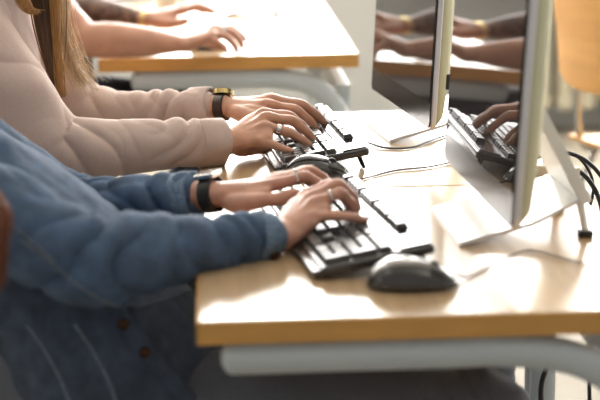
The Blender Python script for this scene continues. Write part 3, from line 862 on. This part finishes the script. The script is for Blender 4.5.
cuff(J2['elL'], J2['wrL'], 0.84, 0.036, 0.036, 0.045, M_knit, sw, 2.4)

# ---- person with bare arms at the far desk
J3 = dict(arm=1.18, fs=1.15, pelvis=V((-0.46, 4.42, 0.60)), waist=V((-0.45, 4.42, 0.74)), chest=V((-0.50, 4.42, 0.89)), upper=V((-0.54, 4.42, 1.02)),
          neck=V((-0.535, 4.42, 1.08)), head=V((-0.51, 4.42, 1.235)),
          shR=P(14, -32, 4.24), elR=P(86, 39, 4.12), wrR=P(186, 44, 4.19),
          shL=V((-0.56, 4.60, 0.98)), elL=P(62, 8, 4.62), wrL=P(146, 19, 4.52),
          hipR=V((-0.42, 4.32, 0.575)), knR=V((0.0, 4.30, 0.54)), anR=V((-0.06, 4.30, 0.09)),
          hipL=V((-0.42, 4.52, 0.575)), knL=V((0.0, 4.56, 0.54)), anL=V((-0.18, 4.56, 0.09)))
J3['handR'] = dict(
    index=[P(213, 28, 4.235), P(233, 29, 4.25), P(241, 35, 4.25), P(246, 40, 4.25)],
    middle=[P(214, 29, 4.21), P(233, 33, 4.215), P(240, 40, 4.215), P(243, 47, 4.215)],
    ring=[P(212, 32, 4.185), P(228, 38, 4.18), P(234, 45, 4.178), P(237, 51, 4.178)],
    pinky=[P(208, 37, 4.165), P(219, 43, 4.15), P(224, 48, 4.148), P(227, 52, 4.148)],
    thumb=[P(196, 40, 4.23), P(207, 42, 4.26), P(216, 45, 4.275), P(223, 47, 4.275)])
J3['handL'] = dict(
    index=[P(180, 11, 4.49), P(197, 7, 4.47), P(207, 9, 4.465), P(215, 12, 4.465)],
    middle=[P(181, 9, 4.51), P(200, 6, 4.51), P(209, 9, 4.51), P(216, 13, 4.51)],
    ring=[P(180, 8, 4.53), P(197, 6, 4.54), P(205, 9, 4.54), P(211, 13, 4.54)],
    pinky=[P(178, 9, 4.55), P(192, 8, 4.565), P(199, 10, 4.565), P(204, 13, 4.565)],
    thumb=[P(158, 22, 4.49), P(169, 24, 4.47), P(179, 23, 4.46), P(187, 21, 4.46)])
p3 = build_body(J3, M_skin3, 0.004, 'person with bare arms, one forearm tattooed, using a mouse at the far desk')
me = p3.data; me.materials.append(M_tatt)
co = get_co(me); T, dd, _, L = along(co, [J3['elL'], J3['wrL']])
k = (dd < 0.06) & (T > 0.04) & (T < L-0.015)
for p in me.polygons:
    if k[p.vertices[0]]: p.material_index = 1
nails(p3, J3['handR'], J3['upR'], M_nailb)
nails(p3, J3['handL'], J3['upL'], M_nailb, which=['index', 'middle'])
legs_clothes(p3, J3, M_navy, 'trousers', 8.0)
shoes(p3, J3)
bm = bmesh.new()
limb(bm, [(V((-0.46, 4.42, 0.60)), 0.18, 0.13), (J3['waist'], 0.15, 0.115), (J3['chest'], 0.165, 0.118), (V((-0.54, 4.42, 1.0)), 0.15, 0.085), (V((-0.54, 4.42, 1.05)), 0.08, 0.065)], up=(1, 0, 0), n=36)
for s in ('R', 'L'): limb(bm, [(J3['upper'].lerp(J3['sh'+s], 0.6), 0.068), (J3['sh'+s].lerp(J3['el'+s], 0.18), 0.064)], n=24)
me = remeshed(bm, 0.007, 3); wrinkle(me, [], 0.005, 9.0)
put('t_shirt', me, M_brown, p3, smooth=True)['label'] = 'dark brown t-shirt'

# ---- hair
def strands(bm, roots, n, spread, rad, seed, wisp=0.0):
    rnd = random.Random(seed)
    for i in range(n):
        ox = [V((rnd.gauss(0, 1), rnd.gauss(0, 1), rnd.gauss(0, 0.6))) for _ in range(3)]
        pts = []
        L = len(roots)
        b = ox[0]*spread
        for k, (p, w) in enumerate(roots):
            u = k/(L-1)
            pts.append((p + b*w + ox[1]*wisp*u*u + V((math.sin(6*u+i), math.cos(5*u+i*1.7), 0))*0.004*u, rad*(1-0.5*u)))
        limb(bm, pts, up=(0, 1, 0), n=4, samples=4, caps=False)
def cap_hair(bm, c, R):
    ball(bm, c + R @ V((-0.022, 0, 0.045)), 0.102, 0.089, 0.094, R)
    ball(bm, c + R @ V((-0.055, 0, -0.02)), 0.070, 0.082, 0.085, R)
def headrot(face=(1, 0, -0.25)):
    f = V(face).normalized(); s = V((0, 0, 1)).cross(f).normalized(); u = f.cross(s).normalized()
    return Matrix((f, s, u)).transposed()
HR = headrot()
# long blond hair: falls forward between the arms
bm = bmesh.new(); cap_hair(bm, J2['head'], HR)
hr = put('hair', remeshed(bm, 0.006, 4), M_haird, p2, smooth=True)
hd = J2['head']
tipA = P(60, 96, 2.90)
def lock(name, pts, rs, m, n, spread, rad, seed, wisp, parent=hr):
    bm = bmesh.new()
    limb(bm, [(p, r, r*0.6) for p, r in zip(pts, rs)], up=(0, 1, 0), n=16, samples=6)
    roots = [(p, r/max(rs)) for p, r in zip(pts, rs)]
    strands(bm, roots, n, spread, rad, seed, wisp)
    return obj(name, bm, m, parent, smooth=True)
lock('hair_lock', [hd+V((0.0, -0.085, 0.03)), hd+V((0.03, -0.10, -0.10)), P(40, -20, 2.90), P(47, 30, 2.90), P(53, 68, 2.90), P(60, 95, 2.90)],
     [0.03, 0.030, 0.026, 0.020, 0.012, 0.003], M_haird, 60, 0.016, 0.0010, 11, 0.004)['label'] = 'darker inner lock of hair'
lock('hair_lock', [hd+V((0.02, -0.08, 0.03)), hd+V((0.05, -0.09, -0.10)), P(52, -20, 2.88), P(56, 30, 2.88), P(59, 65, 2.88), P(61, 96, 2.88)],
     [0.02, 0.018, 0.012, 0.008, 0.006, 0.002], M_hairb, 50, 0.009, 0.0009, 12, 0.004)
lock('hair_lock', [hd+V((0.02, -0.06, 0.05)), hd+V((0.05, -0.08, -0.08)), P(22, -12, 2.86), P(28, 8, 2.86), P(38, 12, 2.87)],
     [0.02, 0.018, 0.014, 0.010, 0.004], M_hairb, 30, 0.008, 0.0009, 13, 0.004)
lock('hair_lock', [hd+V((0.04, 0.05, 0.03)), hd+V((0.07, 0.06, -0.12)), P(58, 10, 3.02), P(66, 45, 3.03), P(73, 68, 3.04), P(84, 84, 3.05)],
     [0.018, 0.016, 0.010, 0.008, 0.007, 0.002], M_hairp, 190, 0.020, 0.0006, 14, 0.016)['label'] = 'wispy ends of hair, coloured pale for rim light'
for s in (-1, 1):
    lock('hair_lock', [hd+V((-0.05, s*0.07, 0.03)), hd+V((-0.07, s*0.09, -0.10)), hd+V((-0.10, s*0.08, -0.24)), hd+V((-0.16, s*0.06, -0.36))], [0.035, 0.035, 0.03, 0.008], M_haird, 20, 0.012, 0.001, 15+s, 0.01)
# auburn hair of the person in denim
bm = bmesh.new(); cap_hair(bm, J1['head'], HR)
hr1 = put('hair', remeshed(bm, 0.006, 4), M_haira, p1, smooth=True)
h1 = J1['head']
lock('hair_lock', [h1+V((-0.01, -0.085, 0.03)), h1+V((0.0, -0.115, -0.10)), V((-0.47, 2.10, 1.02)), V((-0.40, 2.02, 0.975)), V((-0.335, 1.975, 0.93)), P(-3, 205, 1.94), P(-5, 250, 1.94), P(-7, 285, 1.95)],
     [0.024, 0.024, 0.020, 0.016, 0.013, 0.011, 0.009, 0.003], M_haira, 150, 0.013, 0.0009, 21, 0.006, hr1)
for s in (1,):
    lock('hair_lock', [h1+V((-0.03, s*0.08, 0.0)), h1+V((-0.04, s*0.10, -0.12)), h1+V((-0.06, s*0.11, -0.24)), h1+V((-0.10, s*0.10, -0.34))], [0.035, 0.033, 0.026, 0.008], M_haira, 20, 0.012, 0.001, 22, 0.01, hr1)
# dark hair of the far person
bm = bmesh.new(); cap_hair(bm, J3['head'], HR)
put('hair', remeshed(bm, 0.008, 4), M_hairk, p3, smooth=True)

# ---- watches, rings, bracelet
def watch(label, el, wr, k, ra, rb, bw, mband, mcase, mface, cs=0.018, ang=PI/2, square=False):
    c = el.lerp(wr, k); ax = (wr-el).normalized()
    t = thing('wristwatch', label, 'watch', c)
    bm = bmesh.new(); tt, s, u = ring_around(bm, V((0, 0, 0)), ax, ra, rb, bw, 0.0028, n=48)
    obj('strap', bm, mband, t, smooth=False)
    nd = (s*math.cos(ang) + u*math.sin(ang)).normalized()
    base = s*math.cos(ang)*(ra+0.002) + u*math.sin(ang)*(rb+0.002)
    sd = nd.cross(ax).normalized()
    M = Matrix((ax, sd, nd)).transposed().to_4x4(); M.translation = base
    bm = bmesh.new()
    if square: box(bm, -0.017, 0.017, -0.019, 0.019, -0.002, 0.008, 0.004, 3, mtx=M)
    else:
        b = bmesh.new(); bmesh.ops.create_cone(b, cap_ends=True, segments=36, radius1=cs, radius2=cs*0.93, depth=0.009)
        bmesh.ops.transform(b, matrix=M @ Matrix.Translation((0, 0, 0.003)), verts=b.verts)
        me_ = bpy.data.meshes.new('t'); b.to_mesh(me_); b.free(); bm.from_mesh(me_); bpy.data.meshes.remove(me_)
    cs_o = obj('case', bm, mcase, t)
    bm = bmesh.new()
    if square: box(bm, -0.015, 0.015, -0.017, 0.017, 0.0075, 0.0086, 0.0005, 1, mtx=M)
    else:
        bmesh.ops.create_cone(bm, cap_ends=True, segments=36, radius1=cs*0.82, radius2=cs*0.82, depth=0.001)
        bmesh.ops.transform(bm, matrix=M @ Matrix.Translation((0, 0, 0.0078)), verts=bm.verts)
    obj('watch_face', bm, mface, t)
    return t
watch('black band watch with a flat case on the wrist in the denim sleeve', J1['elL'], J1['wrL'], 0.985, 0.0275, 0.0255, 0.022, M_rub, M_steel, M_glos, square=True)
watch('round gold cased watch on a brown strap on the far beige sleeved wrist', J2['elL'], J2['wrL'], 0.99, 0.0275, 0.0235, 0.020, M_leath, M_gold, M_glos, cs=0.020, ang=1.95)
finger_ring('wide silver ring on the near hand of the beige sweatshirt person', J2['handR']['ring'][0], J2['handR']['ring'][1], 0.50, 0.0094, M_steel, 0.0085)
finger_ring('dark silver ring on the near hand of the denim jacket person', J1['handR']['ring'][0], J1['handR']['ring'][1], 0.62, 0.0094, M_steel, 0.004)
finger_ring('thin bright ring on the far hand of the denim jacket person', J1['handL']['index'][0], J1['handL']['index'][1], 0.72, 0.0096, M_steel, 0.004, M_steel)
finger_ring('white stone ring on the bare hand holding the far mouse', J3['handR']['middle'][0], J3['handR']['middle'][1], 0.5, 0.010, M_steel, 0.006, M_eye)
t = thing('bracelet', 'gold bracelet on the wrist below the tattooed forearm', 'bracelet', J3['wrL'])
bm = bmesh.new(); ring_around(bm, V((0, 0, 0)), J3['wrL']-J3['elL'], 0.0285, 0.024, 0.014, 0.003); obj('band', bm, M_gold, t)

# ------------------------------------------------------------------ cables and small things on the desks
def cable(pts, r, label, m=M_cable, name='cable'):
    return tag(curve_tube(name, pts, r, m), label, 'cable')
def up(p, z): return V((p.x, p.y, z))
zc = 0.7525
cable([up(D(352, 181), zc+0.006), up(D(362, 180), zc), up(D(395, 172), zc), up(D(430, 168), zc), up(D(475, 160), zc), up(D(520, 166), zc)], 0.0017, 'thin brown mouse cable lying across the middle desk towards the monitor', M_cabr)
cable([up(D(368, 146), zc+0.004), up(D(385, 149), zc), up(D(410, 149), zc), up(D(428, 143), zc), up(D(450, 136), zc), up(D(500, 128), zc)], 0.0020, 'black cable curving over the front of the middle desk\'s monitor stand')
cable([up(D(456, 281), zc+0.007), up(D(470, 278), zc), up(D(500, 262), zc), up(D(530, 252), zc), up(D(570, 262), zc), up(D(600, 268), zc)], 0.0013, 'thin mouse cable on the nearest desk right of the mouse', M_cabr)
# loops hanging behind the near monitor
cable([P(520, 152, 2.66), P(535, 149, 2.66), P(545, 160, 2.68), P(540, 178, 2.68), P(552, 188, 2.7), P(556, 170, 2.7), P(543, 155, 2.7)], 0.0042, 'looped brown cable dangling behind the monitor stand', M_cabr)
cable([P(535, 158, 2.75), P(560, 152, 2.75), P(585, 160, 2.75), P(605, 182, 2.75), P(618, 215, 2.75)], 0.0040, 'upper black cable arching off the right side of the desk')
cable([P(545, 150, 2.80), P(575, 155, 2.80), P(592, 178, 2.80), P(590, 205, 2.80), P(575, 212, 2.80), P(560, 196, 2.8)], 0.0028, 'lower black cable curling behind the desk edge')
cable([P(552, 168, 2.78), P(580, 172, 2.78), P(598, 196, 2.78), P(606, 232, 2.78)], 0.0045, 'thick black cable hanging over the desk\'s right edge')
t = thing('cable_adapter', 'beige adapter box lying at the right desk edge behind the monitor', 'adapter', up(D(547, 176), 0.75), math.radians(-38))
bm = bmesh.new(); box(bm, -0.055, 0.055, -0.016, 0.016, 0, 0.020, 0.003); obj('adapter_body', bm, M_beige, t)
bm = bmesh.new(); limb(bm, [(V((-0.055, 0, 0.01)), 0.004), (V((-0.075, 0, 0.01)), 0.003)]); obj('strain_relief', bm, M_rub, t, smooth=True)
# pen-like cable plug by the far end of the middle stand
# hanging cables under the nearest desk
cable([P(556, 350, 2.45), P(545, 372, 2.45), P(541, 390, 2.45), P(542, 420, 2.45)], 0.0045, 'black cable hanging under the nearest desk, by the knee')
cable([P(588, 350, 2.5), P(589, 375, 2.5), P(590, 420, 2.5)], 0.0035, 'black cable hanging under the nearest desk at the right')
# things on the far desk
pc = D(300, 38)
t = thing('paper_sheet', 'white sheet of paper lying on the far desk', 'paper', (pc.x, pc.y, 0.7503), 0.2)
bm = bmesh.new(); box(bm, -0.105, 0.105, -0.148, 0.148, 0, 0.0006); obj('sheet', bm, M_paper, t)
cable([up(D(262, 36), zc), up(D(280, 33), zc), up(D(300, 38), zc), up(D(320, 33), zc)], 0.0025, 'thin brown strand standing in for a reflection on the far desk', M_cabr)  # brown strand added to mimic a reflection on the desktop
mc = D(166, 12)
t = thing('mug', 'pale round mug at the top edge behind the bare hands', 'mug', (mc.x, mc.y+0.05, 0.75))
bm = bmesh.new()
prof = [(0.0, 0.001), (0.030, 0.0), (0.036, 0.006), (0.042, 0.045), (0.041, 0.085), (0.038, 0.086), (0.037, 0.045), (0.030, 0.008), (0.0, 0.006)]
n = 32; vs = [[bm.verts.new((r*math.cos(2*PI*i/n), r*math.sin(2*PI*i/n), z)) for i in range(n)] for r, z in prof[1:-1]]
for a, b in zip(vs[:-1], vs[1:]):
    for i in range(n): bm.faces.new((a[i], a[(i+1) % n], b[(i+1) % n], b[i]))
bm.faces.new(vs[0][::-1]); bm.faces.new(vs[-1])
obj('cup', bm, M_mug, t, smooth=True)
bm = bmesh.new(); limb(bm, [(V((0.040, 0, 0.07)), 0.005), (V((0.065, 0, 0.062)), 0.005), (V((0.066, 0, 0.03)), 0.005), (V((0.040, 0, 0.02)), 0.005)], n=10); obj('handle', bm, M_mug, t, smooth=True)

# ------------------------------------------------------------------ chairs
def chair(label, loc, rotz, sz=0.45, group='plywood school chairs'):
    t = thing('school_chair', label, 'chair', loc, rotz, group)
    bm = bmesh.new()
    rings = []
    for i in range(13):
        a = -1 + 2*i/12
        x = a*0.20
        z = sz-0.012 + 0.012*a*a - (0.03*max(0, a-0.6)**2*6)
        w = 0.20*(1-0.10*(a > 0)*a)
        rings.append([V((x, w, z+0.006)), V((x, w*0.5, z)), V((x, -w*0.5, z)), V((x, -w, z+0.006)), V((x, -w, z+0.017)), V((x, -w*0.5, z+0.011)), V((x, w*0.5, z+0.011)), V((x, w, z+0.017))])
    loft(bm, rings); obj('seat', bm, M_ply, t, smooth=False)
    bm = bmesh.new(); rings = []
    for i in range(13):
        y = (-1 + 2*i/12)
        cx = -0.235 - 0.035*(1-y*y)
        h = 0.14*(1-0.25*abs(y)**3)
        c = sz + 0.31
        rings.append([V((cx+0.01, y*0.20, c-h)), V((cx, y*0.20, c)), V((cx-0.02, y*0.20, c+h)), V((cx-0.031, y*0.20, c+h)), V((cx-0.011, y*0.20, c)), V((cx-0.001, y*0.20, c-h))])
    loft(bm, rings); obj('backrest', bm, M_ply, t, smooth=False)
    for s in (-1, 1):
        y = s*0.175
        bm = bmesh.new(); limb(bm, [(V((0.20, y, 0.012)), 0.011), (V((0.16, y, sz-0.05)), 0.011), (V((0.13, y, sz-0.024)), 0.011), (V((-0.10, y, sz-0.026)), 0.011), (V((-0.17, y, sz-0.005)), 0.011), (V((-0.206, y*0.85, sz+0.14)), 0.010), (V((-0.212, y*0.8, sz+0.36)), 0.010)], n=12)
        obj('side_frame', bm, M_tube, t, smooth=True)
        bm = bmesh.new(); limb(bm, [(V((-0.12, y, sz-0.03)), 0.011), (V((-0.20, y, 0.25)), 0.011), (V((-0.24, y, 0.012)), 0.011)], n=12); obj('leg', bm, M_tube, t, smooth=True)
    bm = bmesh.new(); limb(bm, [(V((0.165, -0.175, sz-0.035)), 0.009), (V((0.165, 0.175, sz-0.035)), 0.009)]); obj('cross_bar', bm, M_tube, t, smooth=True)
    bm = bmesh.new(); limb(bm, [(V((-0.17, -0.175, sz-0.15)), 0.009), (V((-0.17, 0.175, sz-0.15)), 0.009)]); obj('cross_bar', bm, M_tube, t, smooth=True)
    return t
def chair_copy(src, label, loc, rotz):
    c = copy_tree(src); c.location = loc; c.rotation_euler = (0, 0, rotz); c['label'] = label; return c
ch = chair('orange plywood chair standing apart at the upper right, in front of the radiator', (1.28, 4.40, 0), math.radians(22))
chair_copy(ch, 'chair under the person in the denim jacket', (-0.30, 2.30, -0.03), 0)
chair_copy(ch, 'chair under the person in the beige sweatshirt', (-0.47, 2.98, -0.03), 0)
chair_copy(ch, 'chair under the person with bare arms', (-0.50, 4.42, 0.0), 0)

# ------------------------------------------------------------------ light
W = bpy.data.worlds.new('world'); bpy.context.scene.world = W; W.use_nodes = True
nt = W.node_tree
bg = nt.nodes['Background']; bg.inputs[0].default_value = (1.0, 0.97, 0.93, 1)
tcw = nt.nodes.new('ShaderNodeTexCoord'); sx = nt.nodes.new('ShaderNodeSeparateXYZ'); mr = nt.nodes.new('ShaderNodeMapRange')
nt.links.new(tcw.outputs['Generated'], sx.inputs[0]); nt.links.new(sx.outputs['Y'], mr.inputs['Value'])
mr.inputs['From Min'].default_value = 0.0; mr.inputs['From Max'].default_value = 0.55
mr.inputs['To Min'].default_value = 0.38; mr.inputs['To Max'].default_value = 21.0
nt.links.new(mr.outputs['Result'], bg.inputs[1])

def area(name, loc, rot, sx, sy, energy, col):
    l = bpy.data.lights.new(name, 'AREA'); l.shape = 'RECTANGLE'; l.size = sx; l.size_y = sy; l.energy = energy; l.color = col
    o = bpy.data.objects.new(name, l); o.location = loc; o.rotation_euler = rot; C.objects.link(o); return o
for i, (a, b) in enumerate(wins):
    o = area('window_daylight', ((a+b)/2, WY+0.3, 1.935), (math.radians(-90), 0, 0), b-a, 2.03, 1, (1, 1, 1)); o.data.cycles.is_portal = True
for x in (-1.5, 1.5):
    for y in (0.8, 3.2, 5.6):
        area('ceiling_fill', (x, y, 3.05), (0, 0, 0), 1.2, 0.3, 6, (1.0, 0.95, 0.88))  # unseen area lights added under the ceiling as fill

sc = bpy.context.scene
sc.view_settings.view_transform = 'Standard'; sc.view_settings.look = 'None'
sc.view_settings.exposure = 0.0; sc.view_settings.gamma = 1.0; sc.view_settings.use_curve_mapping = False
sc.cycles.use_denoising = True
sc.cycles.max_bounces = 8; sc.cycles.sample_clamp_indirect = 6.0
sc.cycles.caustics_reflective = False; sc.cycles.caustics_refractive = False
